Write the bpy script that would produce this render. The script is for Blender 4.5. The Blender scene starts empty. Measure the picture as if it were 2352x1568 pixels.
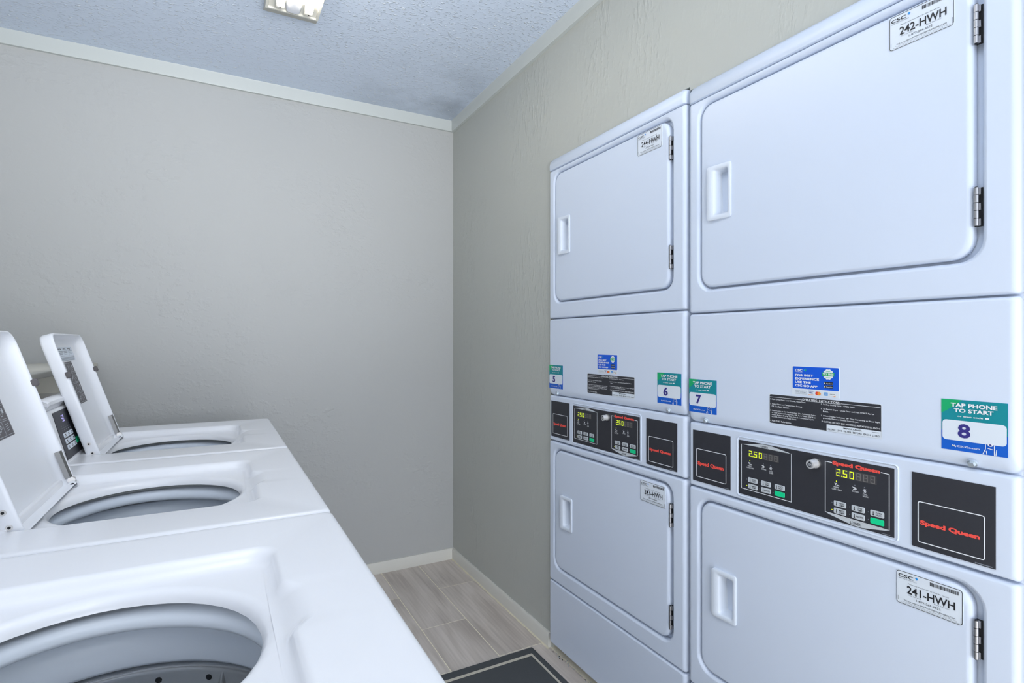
import bpy, bmesh, math, random
from mathutils import Vector, Matrix
random.seed(7)
SC = bpy.context.scene
COL = SC.collection
PI = math.pi

# ------------------------------------------------------------------ camera
cam_d = bpy.data.cameras.new('camera')
cam = bpy.data.objects.new('camera', cam_d)
COL.objects.link(cam)
cam.location = (0, 0, 1.21)
cam.rotation_euler = (PI / 2, 0, -math.radians(28.46))
cam_d.sensor_width = 36
cam_d.lens = 1251.0 / 2352 * 36
cam_d.clip_start = 0.02
SC.camera = cam

# ------------------------------------------------------------------ world, lamps, exposure
w = bpy.data.worlds.new('sky')
SC.world = w
w.use_nodes = True
w.node_tree.nodes['Background'].inputs[0].default_value = (0.62, 0.78, 1.0, 1)
w.node_tree.nodes['Background'].inputs[1].default_value = 1.0

def area(name, loc, rot, sx, sy, power, col, spread=PI, aim=None):
    l = bpy.data.lights.new(name, 'AREA')
    l.shape = 'RECTANGLE'; l.size = sx; l.size_y = sy
    l.energy = power; l.color = col; l.spread = spread
    o = bpy.data.objects.new(name, l)
    COL.objects.link(o)
    o.location = loc; o.rotation_euler = rot
    if aim: o.rotation_euler = (Vector(aim) - Vector(loc)).to_track_quat('-Z', 'Y').to_euler()
    return o
# added fill lights with no visible source: a broad one at the rear, one overhead
area('rear_fill', (0.40, -1.66, 0.85), (PI / 2, 0, 0), 2.2, 1.7, 54, (0.95, 0.965, 1.0))
area('overhead_fill', (0.05, -0.45, 2.36), (0, 0, 0), 0.5, 1.3, 6, (1.0, 0.97, 0.92))
area('bounce_fill', (0.10, -0.25, 1.60), (PI, 0, 0), 0.6, 0.6, 6, (0.95, 0.97, 1.0), 1.75, (0.1, 0.1, 2.43))  # added uplight, stands in for light bounced off the ceiling
area('ceiling_fill', (0.20, -0.75, 1.20), (PI, 0, 0), 0.5, 0.5, 10, (0.96, 0.98, 1.0), 1.25, (0.05, 1.45, 2.43))  # added fill aimed forward to brighten the ceiling

SC.view_settings.view_transform = 'Standard'
SC.view_settings.look = 'None'
SC.view_settings.gamma = 1
SC.view_settings.use_curve_mapping = False
SC.view_settings.exposure = 0.0

# ------------------------------------------------------------------ materials
def s2l(c):
    c = c / 255.0
    return c / 12.92 if c <= 0.04045 else ((c + 0.055) / 1.055) ** 2.4
def rgb(r, g, b):
    return (s2l(r), s2l(g), s2l(b), 1)

MATS = {}
def mat(name, color, rough=0.5, metal=0.0, coat=0.0, emit=None, estr=0.0, ior=1.5):
    if name in MATS: return MATS[name]
    m = bpy.data.materials.new(name); m.use_nodes = True
    b = m.node_tree.nodes['Principled BSDF']
    b.inputs['Base Color'].default_value = color
    b.inputs['Roughness'].default_value = rough
    b.inputs['Metallic'].default_value = metal
    b.inputs['IOR'].default_value = ior
    b.inputs['Coat Weight'].default_value = coat
    b.inputs['Coat Roughness'].default_value = 0.08
    if emit:
        b.inputs['Emission Color'].default_value = emit
        b.inputs['Emission Strength'].default_value = estr
    MATS[name] = m
    return m

def nd(m, t, **kw):
    n = m.node_tree.nodes.new(t)
    for k, v in kw.items(): setattr(n, k, v)
    return n
def lk(m, a, b): m.node_tree.links.new(a, b)

def bumped(m, scale, strength, dist, detail=3, coords='Object', scl=(1, 1, 1), patch=None):
    b = m.node_tree.nodes['Principled BSDF']
    tc = nd(m, 'ShaderNodeTexCoord'); mp = nd(m, 'ShaderNodeMapping')
    mp.inputs['Scale'].default_value = scl
    lk(m, tc.outputs[coords], mp.inputs[0])
    n = nd(m, 'ShaderNodeTexNoise'); n.inputs['Scale'].default_value = scale; n.inputs['Detail'].default_value = detail
    lk(m, mp.outputs[0], n.inputs['Vector'])
    bp = nd(m, 'ShaderNodeBump'); bp.inputs['Strength'].default_value = strength; bp.inputs['Distance'].default_value = dist
    h = n.outputs[0]
    if patch:
        n2 = nd(m, 'ShaderNodeTexNoise'); n2.inputs['Scale'].default_value = patch[0]; n2.inputs['Detail'].default_value = 2
        lk(m, mp.outputs[0], n2.inputs['Vector'])
        r = nd(m, 'ShaderNodeMapRange'); r.inputs[1].default_value = patch[1]; r.inputs[2].default_value = patch[2]
        r.inputs[3].default_value = 0.15; r.inputs[4].default_value = 1.0
        lk(m, n2.outputs[0], r.inputs[0])
        cr = nd(m, 'ShaderNodeMapRange'); cr.inputs[1].default_value = 0.5; cr.inputs[2].default_value = 0.72
        lk(m, h, cr.inputs[0])
        mu = nd(m, 'ShaderNodeMath', operation='MULTIPLY'); lk(m, cr.outputs[0], mu.inputs[0]); lk(m, r.outputs[0], mu.inputs[1]); h = mu.outputs[0]
    lk(m, h, bp.inputs['Height']); lk(m, bp.outputs[0], b.inputs['Normal'])
    return n

M_dry = mat('dryer_enamel', rgb(215, 225, 242), 0.32)
M_wash = mat('washer_enamel', rgb(230, 231, 235), 0.22)
M_lid = mat('lid_enamel', rgb(233, 235, 240), 0.3)
M_wplas = mat('white_plastic', rgb(220, 228, 240), 0.4)
M_white = mat('print_white', rgb(235, 238, 242), 0.5)
M_plate = mat('label_white', rgb(222, 230, 240), 0.4)
M_blk = mat('panel_black', rgb(44, 45, 52), 0.5)
bumped(M_blk, 900, 0.3, 0.0004)
M_ink = mat('print_black', rgb(30, 30, 36), 0.5)
M_grey = mat('print_grey', rgb(120, 126, 136), 0.5)
M_lgrey = mat('print_pale_grey', rgb(196, 202, 208), 0.45)
M_red = mat('print_red', rgb(245, 84, 74), 0.5)
M_green = mat('button_green', rgb(0, 214, 146), 0.4)
M_teal = mat('print_teal', rgb(0, 138, 150), 0.4)
M_tgreen = mat('print_green', rgb(10, 170, 105), 0.4)
M_tblue = mat('print_blue', rgb(0, 92, 200), 0.4)
M_ablue = mat('print_bright_blue', rgb(0, 88, 216), 0.4)
M_agreen = mat('print_leaf_green', rgb(40, 178, 100), 0.4)
M_navy = mat('print_navy', rgb(52, 46, 130), 0.4)
M_sky = mat('print_sky_blue', rgb(40, 150, 230), 0.4)
M_orng = mat('print_orange', rgb(245, 150, 50), 0.4)
M_mcr = mat('print_scarlet', rgb(235, 65, 45), 0.4)
M_led = mat('display_lit', rgb(200, 220, 30), 0.5, emit=rgb(214, 236, 40), estr=0.9)
M_leddim = mat('display_unlit', rgb(125, 122, 120), 0.5)
M_disp = mat('display_window', rgb(72, 70, 72), 0.3)
M_vled = mat('display_violet', rgb(200, 190, 255), 0.5, emit=rgb(190, 180, 255), estr=1.0)
M_metal = mat('brushed_steel', rgb(226, 224, 222), 0.42, 1.0)
M_chrome = mat('chrome', rgb(225, 226, 228), 0.12, 1.0)
M_drum = mat('drum_steel', rgb(222, 222, 222), 0.38, 1.0)
M_dark = mat('shadow_gap', rgb(30, 32, 36), 0.8)
M_rub = mat('grey_rubber', rgb(92, 88, 90), 0.7)
M_trim = mat('painted_trim', rgb(200, 205, 203), 0.45)
M_base = mat('painted_baseboard', rgb(222, 220, 212), 0.45)
M_ledge = mat('painted_ledge', rgb(230, 226, 214), 0.5)
M_caulk = mat('cream_caulk', rgb(222, 214, 190), 0.7)
M_pic = mat('pictogram_grey', rgb(92, 88, 92), 0.5)
M_tub = mat('tub_plastic', rgb(236, 243, 252), 0.35)
M_gal = mat('grey_seal', rgb(172, 178, 180), 0.6)
M_fixt = mat('lamp_pan_enamel', rgb(228, 226, 216), 0.4)
M_fixe = mat('lamp_end_paint', rgb(205, 202, 190), 0.5)
M_tube = mat('tube_glass', rgb(255, 250, 235), 0.3, emit=(1.0, 0.93, 0.80, 1), estr=12)
M_matr = mat('mat_rubber', rgb(70, 73, 76), 0.75)
bumped(M_matr, 260, 0.35, 0.001)
M_mats = mat('mat_stripe', rgb(196, 190, 176), 0.7)
M_lint = mat('lint', rgb(70, 66, 62), 0.9)

def wall_mat(name, c, scl):
    m = mat(name, c, 0.55)
    bumped(m, 34, 0.5, 0.0036, 4, 'Object', scl, patch=(2.2, 0.46, 0.66))
    return m
M_wall_b = wall_mat('back_wall_paint', rgb(187, 188, 187), (1, 1, 1.3))
M_wall_r = wall_mat('side_wall_paint', rgb(188, 190, 184), (1, 2.2, 0.8))
M_ceil = mat('ceiling_paint', rgb(212, 224, 242), 0.45)
def ceil_tex():
    m = M_ceil; b = m.node_tree.nodes['Principled BSDF']
    tc = nd(m, 'ShaderNodeTexCoord'); mp = nd(m, 'ShaderNodeMapping'); mp.inputs['Scale'].default_value = (0.7, 1.2, 1)
    lk(m, tc.outputs['Object'], mp.inputs[0])
    v = nd(m, 'ShaderNodeTexNoise'); v.inputs['Scale'].default_value = 105; v.inputs['Detail'].default_value = 2
    lk(m, mp.outputs[0], v.inputs['Vector'])
    r = nd(m, 'ShaderNodeMapRange'); r.inputs[1].default_value = 0.56; r.inputs[2].default_value = 0.72
    lk(m, v.outputs[0], r.inputs[0])
    bp = nd(m, 'ShaderNodeBump'); bp.inputs['Strength'].default_value = 0.8; bp.inputs['Distance'].default_value = 0.004
    lk(m, r.outputs[0], bp.inputs['Height']); lk(m, bp.outputs[0], b.inputs['Normal'])
    # patchy darker tone around the corner and pale texture flecks
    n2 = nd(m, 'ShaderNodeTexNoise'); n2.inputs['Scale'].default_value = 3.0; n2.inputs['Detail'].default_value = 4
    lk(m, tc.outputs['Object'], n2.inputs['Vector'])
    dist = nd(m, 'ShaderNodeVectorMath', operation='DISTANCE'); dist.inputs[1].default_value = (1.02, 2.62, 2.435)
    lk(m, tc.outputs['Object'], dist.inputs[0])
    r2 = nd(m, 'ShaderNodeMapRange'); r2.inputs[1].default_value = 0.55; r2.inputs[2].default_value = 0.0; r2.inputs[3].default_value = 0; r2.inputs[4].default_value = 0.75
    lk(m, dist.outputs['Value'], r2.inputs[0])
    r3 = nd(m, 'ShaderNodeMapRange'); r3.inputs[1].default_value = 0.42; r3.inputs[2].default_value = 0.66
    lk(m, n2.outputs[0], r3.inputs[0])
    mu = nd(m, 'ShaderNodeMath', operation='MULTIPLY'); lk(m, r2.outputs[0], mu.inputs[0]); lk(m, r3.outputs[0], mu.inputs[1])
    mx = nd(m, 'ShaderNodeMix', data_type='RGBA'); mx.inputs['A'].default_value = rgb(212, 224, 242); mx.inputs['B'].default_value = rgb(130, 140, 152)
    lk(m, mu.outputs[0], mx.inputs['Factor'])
    mf = nd(m, 'ShaderNodeMix', data_type='RGBA'); mf.inputs['B'].default_value = rgb(240, 246, 252)
    r4 = nd(m, 'ShaderNodeMapRange'); r4.inputs[1].default_value = 0.63; r4.inputs[2].default_value = 0.69; r4.inputs[4].default_value = 0.7
    lk(m, v.outputs[0], r4.inputs[0]); lk(m, r4.outputs[0], mf.inputs['Factor'])
    lk(m, mx.outputs['Result'], mf.inputs['A']); lk(m, mf.outputs['Result'], b.inputs['Base Color'])
ceil_tex()

def plank_mat():
    m = mat('plank_porcelain', rgb(160, 150, 146), 0.4)
    b = m.node_tree.nodes['Principled BSDF']
    tc = nd(m, 'ShaderNodeTexCoord'); oi = nd(m, 'ShaderNodeObjectInfo')
    cb = nd(m, 'ShaderNodeCombineXYZ'); ml = nd(m, 'ShaderNodeMath', operation='MULTIPLY'); ml.inputs[1].default_value = 37
    lk(m, oi.outputs['Random'], ml.inputs[0]); lk(m, ml.outputs[0], cb.inputs[0]); lk(m, ml.outputs[0], cb.inputs[1])
    ad = nd(m, 'ShaderNodeVectorMath', operation='ADD'); lk(m, tc.outputs['Object'], ad.inputs[0]); lk(m, cb.outputs[0], ad.inputs[1])
    mp = nd(m, 'ShaderNodeMapping'); mp.inputs['Scale'].default_value = (5, 0.9, 1); lk(m, ad.outputs[0], mp.inputs[0])
    n = nd(m, 'ShaderNodeTexNoise'); n.inputs['Scale'].default_value = 2.2; n.inputs['Detail'].default_value = 8; n.inputs['Distortion'].default_value = 0.8
    lk(m, mp.outputs[0], n.inputs['Vector'])
    mp2 = nd(m, 'ShaderNodeMapping'); mp2.inputs['Scale'].default_value = (70, 2.0, 1); lk(m, ad.outputs[0], mp2.inputs[0])
    n2 = nd(m, 'ShaderNodeTexNoise'); n2.inputs['Scale'].default_value = 1.5; n2.inputs['Detail'].default_value = 6
    lk(m, mp2.outputs[0], n2.inputs['Vector'])
    a = nd(m, 'ShaderNodeMath', operation='MULTIPLY'); a.inputs[1].default_value = 0.4; lk(m, n2.outputs[0], a.inputs[0])
    a2 = nd(m, 'ShaderNodeMath', operation='MULTIPLY'); a2.inputs[1].default_value = 0.6; lk(m, n.outputs[0], a2.inputs[0])
    s = nd(m, 'ShaderNodeMath', operation='ADD'); lk(m, a.outputs[0], s.inputs[0]); lk(m, a2.outputs[0], s.inputs[1])
    cr = nd(m, 'ShaderNodeValToRGB')
    cr.color_ramp.elements[0].position = 0.36; cr.color_ramp.elements[0].color = rgb(182, 171, 163)
    cr.color_ramp.elements[1].position = 0.62; cr.color_ramp.elements[1].color = rgb(218, 208, 200)
    e = cr.color_ramp.elements.new(0.47); e.color = rgb(200, 190, 181)
    lk(m, s.outputs[0], cr.inputs[0]); lk(m, cr.outputs[0], b.inputs['Base Color'])
    return m
M_plank = plank_mat()

# ------------------------------------------------------------------ mesh helpers
def rr(x0, x1, z0, z1, r, n=5):
    """rounded rectangle, 4*(n+1) points, counter-clockwise from the lower left corner; r = one or (bl, br, tr, tl)"""
    if not isinstance(r, (tuple, list)): r = (r,) * 4
    out = []
    for k, (cx, cz, sx, sz) in enumerate(((x0, z0, 1, 1), (x1, z0, -1, 1), (x1, z1, -1, -1), (x0, z1, 1, -1))):
        q = max(r[k], 1e-5); ox, oz = cx + sx * q, cz + sz * q
        for i in range(n + 1):
            a = PI + k * PI / 2 + (PI / 2) * i / n
            out.append((ox + q * math.cos(a), oz + q * math.sin(a)))
    return out
def circ(cx, cz, rx, rz, n=5):
    N = 4 * (n + 1); out = []
    for k in range(4):
        for i in range(n + 1):
            a = PI + k * PI / 2 + (PI / 2) * (i + 0.5) / (n + 1)
            out.append((cx + rx * math.cos(a), cz + rz * math.sin(a)))
    return out

class MB:
    def __init__(s):
        s.v = []; s.f = []; s.mi = []; s.ms = []
    def m(s, mt):
        if mt not in s.ms: s.ms.append(mt)
        return s.ms.index(mt)
    def add(s, vs, fs, mt):
        o = len(s.v); k = s.m(mt)
        s.v += [tuple(p) for p in vs]
        for f in fs: s.f.append([i + o for i in f]); s.mi.append(k)
        return s
    def box(s, x0, x1, y0, y1, z0, z1, mt, bev=0.0):
        if bev <= 0:
            vs = [(x, y, z) for x in (x0, x1) for y in (y0, y1) for z in (z0, z1)]
            fs = [(0, 1, 3, 2), (4, 6, 7, 5), (0, 4, 5, 1), (2, 3, 7, 6), (0, 2, 6, 4), (1, 5, 7, 3)]
            return s.add(vs, fs, mt)
        b = bev
        L = []
        for k, (i, yy) in enumerate(((b, y0), (b * .3, y0 + b * .3), (0, y0 + b), (0, y1 - b), (b * .3, y1 - b * .3), (b, y1))):
            L.append([(x, yy, z) for x, z in rr(x0 + i, x1 - i, z0 + i, z1 - i, b, 2)])
        return s.loft(L, mt, True, True)
    def loft(s, loops, mt, c0=False, c1=False, closed=True):
        n = len(loops[0]); vs = [p for l in loops for p in l]; fs = []
        for a in range(len(loops) - 1):
            for i in range(n if closed else n - 1):
                j = (i + 1) % n
                fs.append((a * n + i, a * n + j, (a + 1) * n + j, (a + 1) * n + i))
        if c0: fs.append(tuple(range(n - 1, -1, -1)))
        if c1: o = (len(loops) - 1) * n; fs.append(tuple(o + i for i in range(n)))
        return s.add(vs, fs, mt)
    def poly(s, pts, y, mt):                  # flat polygon in the x,z plane facing -y
        return s.add([(x, y, z) for x, z in pts], [tuple(range(len(pts)))], mt)
    def rect(s, x0, x1, z0, z1, y, mt, r=0.0, n=3):
        return s.poly(rr(x0, x1, z0, z1, r, n) if r > 0 else [(x0, z0), (x1, z0), (x1, z1), (x0, z1)], y, mt)
    def ring(s, outer, inner, y, mt):
        n = len(outer)
        return s.add([(x, y, z) for x, z in outer] + [(x, y, z) for x, z in inner], [(i, (i + 1) % n, n + (i + 1) % n, n + i) for i in range(n)], mt)
    def frame(s, x0, x1, z0, z1, wd, y, mt, r=0.004):
        return s.ring(rr(x0, x1, z0, z1, r, 3), rr(x0 + wd, x1 - wd, z0 + wd, z1 - wd, max(r - wd, 1e-4), 3), y, mt)
    def line(s, p, q, wd, y, mt):
        d = Vector((q[0] - p[0], q[1] - p[1])); d.normalize(); nn = Vector((-d.y, d.x)) * wd / 2
        return s.poly([(p[0] - nn.x, p[1] - nn.y), (q[0] - nn.x, q[1] - nn.y), (q[0] + nn.x, q[1] + nn.y), (p[0] + nn.x, p[1] + nn.y)], y, mt)
    def tube(s, p, q, r, mt, n=16, r2=None, caps=True):
        p, q = Vector(p), Vector(q); d = (q - p).normalized()
        a = d.orthogonal().normalized(); b = d.cross(a); r2 = r if r2 is None else r2
        L = [[tuple(c + (a * math.cos(t) + b * math.sin(t)) * rad) for t in [2 * PI * i / n for i in range(n)]] for c, rad in ((p, r), (q, r2))]
        return s.loft(L, mt, caps, caps)
    def text(s, txt, x0, x1, z0, z1, y, mt, bold=0.0, shear=0.0, keep=False):
        vs, fs, bb = text_geo(txt, bold, shear)
        sx = (x1 - x0) / max(bb[1] - bb[0], 1e-6); sz = (z1 - z0) / max(bb[3] - bb[2], 1e-6)
        return s.add([(x0 + (a - bb[0]) * sx, y, z0 + (b - bb[2]) * sz) for a, b in vs], fs, mt)
    def xform(s, fn):
        s.v = [tuple(fn(*p)) for p in s.v]; return s
    def build(s, name, parent=None, smooth=35, wn=False, loc=None):
        me = bpy.data.meshes.new(name)
        me.from_pydata(s.v, [], s.f)
        for mt in s.ms: me.materials.append(mt)
        me.polygons.foreach_set('material_index', s.mi)
        bm = bmesh.new(); bm.from_mesh(me)
        bmesh.ops.remove_doubles(bm, verts=bm.verts, dist=1e-6)
        if smooth:
            lim = math.radians(smooth)
            for e in bm.edges:
                if len(e.link_faces) == 2:
                    try: e.smooth = e.calc_face_angle(0) < lim
                    except Exception: pass
            for f in bm.faces: f.smooth = True
        bm.to_mesh(me); bm.free()
        o = bpy.data.objects.new(name, me)
        COL.objects.link(o)
        if parent: o.parent = parent
        if loc: o.location = loc
        if wn:
            md = o.modifiers.new('weighted', 'WEIGHTED_NORMAL'); md.keep_sharp = True; md.weight = 80
        return o

TXT = {}
def text_geo(t, bold, shear):
    k = (t, bold, shear)
    if k in TXT: return TXT[k]
    cu = bpy.data.curves.new('t', 'FONT'); cu.body = t; cu.resolution_u = 3; cu.size = 1; cu.offset = bold; cu.shear = shear; cu.fill_mode = 'FRONT'
    o = bpy.data.objects.new('t', cu); COL.objects.link(o)
    me = bpy.data.meshes.new_from_object(o, depsgraph=bpy.context.evaluated_depsgraph_get())
    vs = [(v.co.x, v.co.y) for v in me.vertices]; fs = [tuple(p.vertices) for p in me.polygons]
    bpy.data.objects.remove(o); bpy.data.curves.remove(cu); bpy.data.meshes.remove(me)
    xs = [v[0] for v in vs] or [0, 1]; zs = [v[1] for v in vs] or [0, 1]
    TXT[k] = (vs, fs, (min(xs), max(xs), min(zs), max(zs)))
    return TXT[k]

def tag(o, label=None, cat=None, group=None, kind=None):
    if label: o['label'] = label
    if cat: o['category'] = cat
    if group: o['group'] = group
    if kind: o['kind'] = kind
    return o
def empty(name, loc, rz, label, cat, group=None):
    o = bpy.data.objects.new(name, None); COL.objects.link(o); o.empty_display_size = 0.1
    o.location = loc; o.rotation_euler = (0, 0, rz)
    return tag(o, label, cat, group)

def edge_loops(x0, x1, z0, z1, r, y0, depth, ins, steps=4):
    """loops from the back edge round onto the front face; ins = (left, right, bottom, top) insets of the rounding"""
    L = []
    for k in range(steps + 1):
        t = PI / 2 * k / steps
        a = 1 - math.cos(t); y = y0 + depth * (1 - math.sin(t))
        rad = r if isinstance(r, (tuple, list)) else (r,) * 4
        rad = tuple(max(q, 1e-4) for q in rad)
        L.append([(x, y, z) for x, z in rr(x0 + ins[0] * a, x1 - ins[1] * a, z0 + ins[2] * a, z1 - ins[3] * a, rad)])
    return L

# ------------------------------------------------------------------ structure
XR, YB, ZC = 1.163, 2.836, 2.435
XL, YR = -0.95, -1.70
A = 1.147            # plane of the dryer fronts

b = MB(); b.box(XL - .1, 2.0, YR - .1, YB + .1, -0.12, -0.0007, mat('pale_grout', rgb(246, 238, 216), .8))
floor = tag(b.build('floor', smooth=0), kind='structure')
# wood-look plank tiles of the aisle, with pale joints
def plank(x0, x1, y0, y1):
    g = 0.0017; b = MB(); hx, hy = (x1 - x0) / 2 - g, (y1 - y0) / 2 - g; e = 0.0004
    L = [[(x, y, z) for x, y in rr(-hx + i, hx - i, -hy + i, hy - i, 0.001, 1)] for i, z in ((0, -.0007), (0, -e), (e, 0))]
    b.loft(L, M_plank, False, True)
    return b.build('plank', floor, smooth=0, loc=((x0 + x1) / 2, (y0 + y1) / 2, 0))
cols = [1.159, 0.9575, 0.7565, 0.5555, 0.3545, 0.1535]
offs = [2.516, 2.190, 2.513, 2.19, 2.516]
for c in range(5):
    ys = [YB]; y = offs[c]
    while y > YR: ys.append(y); y -= 0.649
    ys.append(YR)
    x1 = XR + 0.0 if c == 0 else cols[c]
    for k in range(len(ys) - 1):
        plank(cols[c + 1], x1, ys[k + 1], ys[k])

b = MB(); b.box(XL - .1, 2.0, YR - .1, YB + .1, ZC, ZC + .1, M_ceil)
tag(b.build('ceiling', smooth=0), kind='structure')
b = MB(); b.box(XL - .1, XR + .1, YB, YB + .1, -.01, ZC, M_wall_b)
tag(b.build('wall_back', smooth=0), kind='structure')
# right wall with the closet opening that takes the dryers
for box_ in ((XR, XR + .1, 1.822, YB, -.01, ZC), (XR, XR + .1, 0.36, 1.1020, 1.9105, ZC), (XR, XR + .1, 1.1020, 1.822, 1.922, ZC), (XR, XR + .1, YR, 0.36, -.01, ZC),
             (XR + .1, 1.95, 1.822, 1.90, -.01, ZC), (XR + .1, 1.95, 0.28, 0.36, -.01, ZC), (1.95, 2.0, 0.28, 1.90, -.01, ZC)):
    b = MB(); b.box(*box_, M_wall_r)
    tag(b.build('wall_right', smooth=0), kind='structure')
b = MB(); b.box(XL - .1, XL, YR, YB, -.01, ZC, M_wall_b)
tag(b.build('wall_left', smooth=0), kind='structure')
b = MB()
b.box(XL, -0.85, YR - .1, YR, -.01, ZC, M_wall_b); b.box(-0.85, XR, YR - .1, YR, 2.25, ZC, M_wall_b)
tag(b.build('wall_rear', smooth=0), kind='structure')

def board(name, p, q, z0, z1, th, nrm, mt, wob=0.0, cap=None):
    """long trim board from p to q on a wall whose inward normal is nrm"""
    b = MB(); N = 40
    loops = []
    for i in range(N + 1):
        t = i / N; x = p[0] + (q[0] - p[0]) * t; y = p[1] + (q[1] - p[1]) * t
        w = wob * math.sin(i * 1.7) * math.sin(i * 0.6 + 1)
        pr = [(0, z0), (th, z0), (th, z1 - .006 + w), (th * .72, z1 + w), (0, z1 + w)]
        loops.append([(x + nrm[0] * d, y + nrm[1] * d, z) for d, z in pr])
    b.loft(loops, mt, True, True)
    return tag(b.build(name, smooth=30), kind='structure')
board('baseboard_back', (-0.6, YB), (XR, YB), 0.0, 0.059, 0.012, (0, -1), M_base, 0.0006)
board('baseboard_right', (XR, YB - .012), (XR, 1.824), 0.0, 0.058, 0.012, (-1, 0), M_base, 0.0012)
b = MB()
for i in range(46):
    y = YB - .013 - i * 0.0219
    wv = 0.006 + 0.003 * math.sin(i * 2.1) * math.sin(i * .7)
    wn_ = 0.006 + 0.003 * math.sin((i + 1) * 2.1) * math.sin((i + 1) * .7)
    b.add([(XR - .0118, y, .004), (XR - .012 - wv, y, .0008), (XR - .012 - wn_, y - .0219, .0008), (XR - .0118, y - .0219, .004)], [(0, 1, 2, 3)], M_caulk)
tag(b.build('trim_3', smooth=0), kind='structure')
def crown(name, p, q, nrm):
    b = MB()
    loops = []
    for (x, y) in (p, q):
        pr = [(0, 2.377), (.014, 2.377), (.016, 2.381), (.016, 2.43), (.018, ZC), (0, ZC)]
        loops.append([(x + nrm[0] * d, y + nrm[1] * d, z) for d, z in pr])
    b.loft(loops, M_trim, True, True)
    return tag(b.build(name, smooth=30), kind='structure')
crown('trim_1', (XL, YB), (XR, YB), (0, -1))
crown('trim_2', (XR, YB - .016), (XR, YR), (-1, 0))

# ------------------------------------------------------------------ boxed ledge behind the washers
led = empty('wall_ledge', (-0.70, 0.70, 0), 0, 'beige painted boxed ledge on the left wall behind the washers', 'ledge')
def rel(bm_, o): return bm_.xform(lambda x, y, z: (x - o.location.x, y - o.location.y, z - o.location.z))
b = MB(); b.box(XL + .002, -0.512, YR + .05, YB - .002, 0.0, 1.104, M_ledge); rel(b, led).build('ledge_body', led, smooth=0)
b = MB(); b.box(XL + .002, -0.438, YR + .05, YB - .002, 1.104, 1.122, M_ledge, 0.004); rel(b, led).build('ledge_cap', led, 40)

# ------------------------------------------------------------------ dryers
W = 0.706
BRAND = 'Speed Queen'
def digit(b, ch, x, z, w, h, y, mt, off=None, seg='abcdefg'):
    on = {'0': 'abcdef', '2': 'abged', '5': 'afgcd', '8': 'abcdefg', 'G': 'afgcde'}[ch]
    t = w * 0.17; sh = 0.0
    xs0, xs1, zm = x, x + w, z + h / 2
    S = {'a': (xs0, xs1, z + h - t, z + h), 'd': (xs0, xs1, z, z + t), 'g': (xs0, xs1, zm - t / 2, zm + t / 2),
         'f': (xs0, xs0 + t, zm + t * .3, z + h - t * .4), 'b': (xs1 - t, xs1, zm + t * .3, z + h - t * .4),
         'e': (xs0, xs0 + t, z + t * .4, zm - t * .3), 'c': (xs1 - t, xs1, z + t * .4, zm - t * .3)}
    for k in 'abcdefg':
        if k in on:
            a0, a1, c0, c1 = S[k]; b.rect(a0, a1, c0, c1, y, mt)
        elif off:
            a0, a1, c0, c1 = S[k]; b.rect(a0, a1, c0, c1, y, off)

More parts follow.
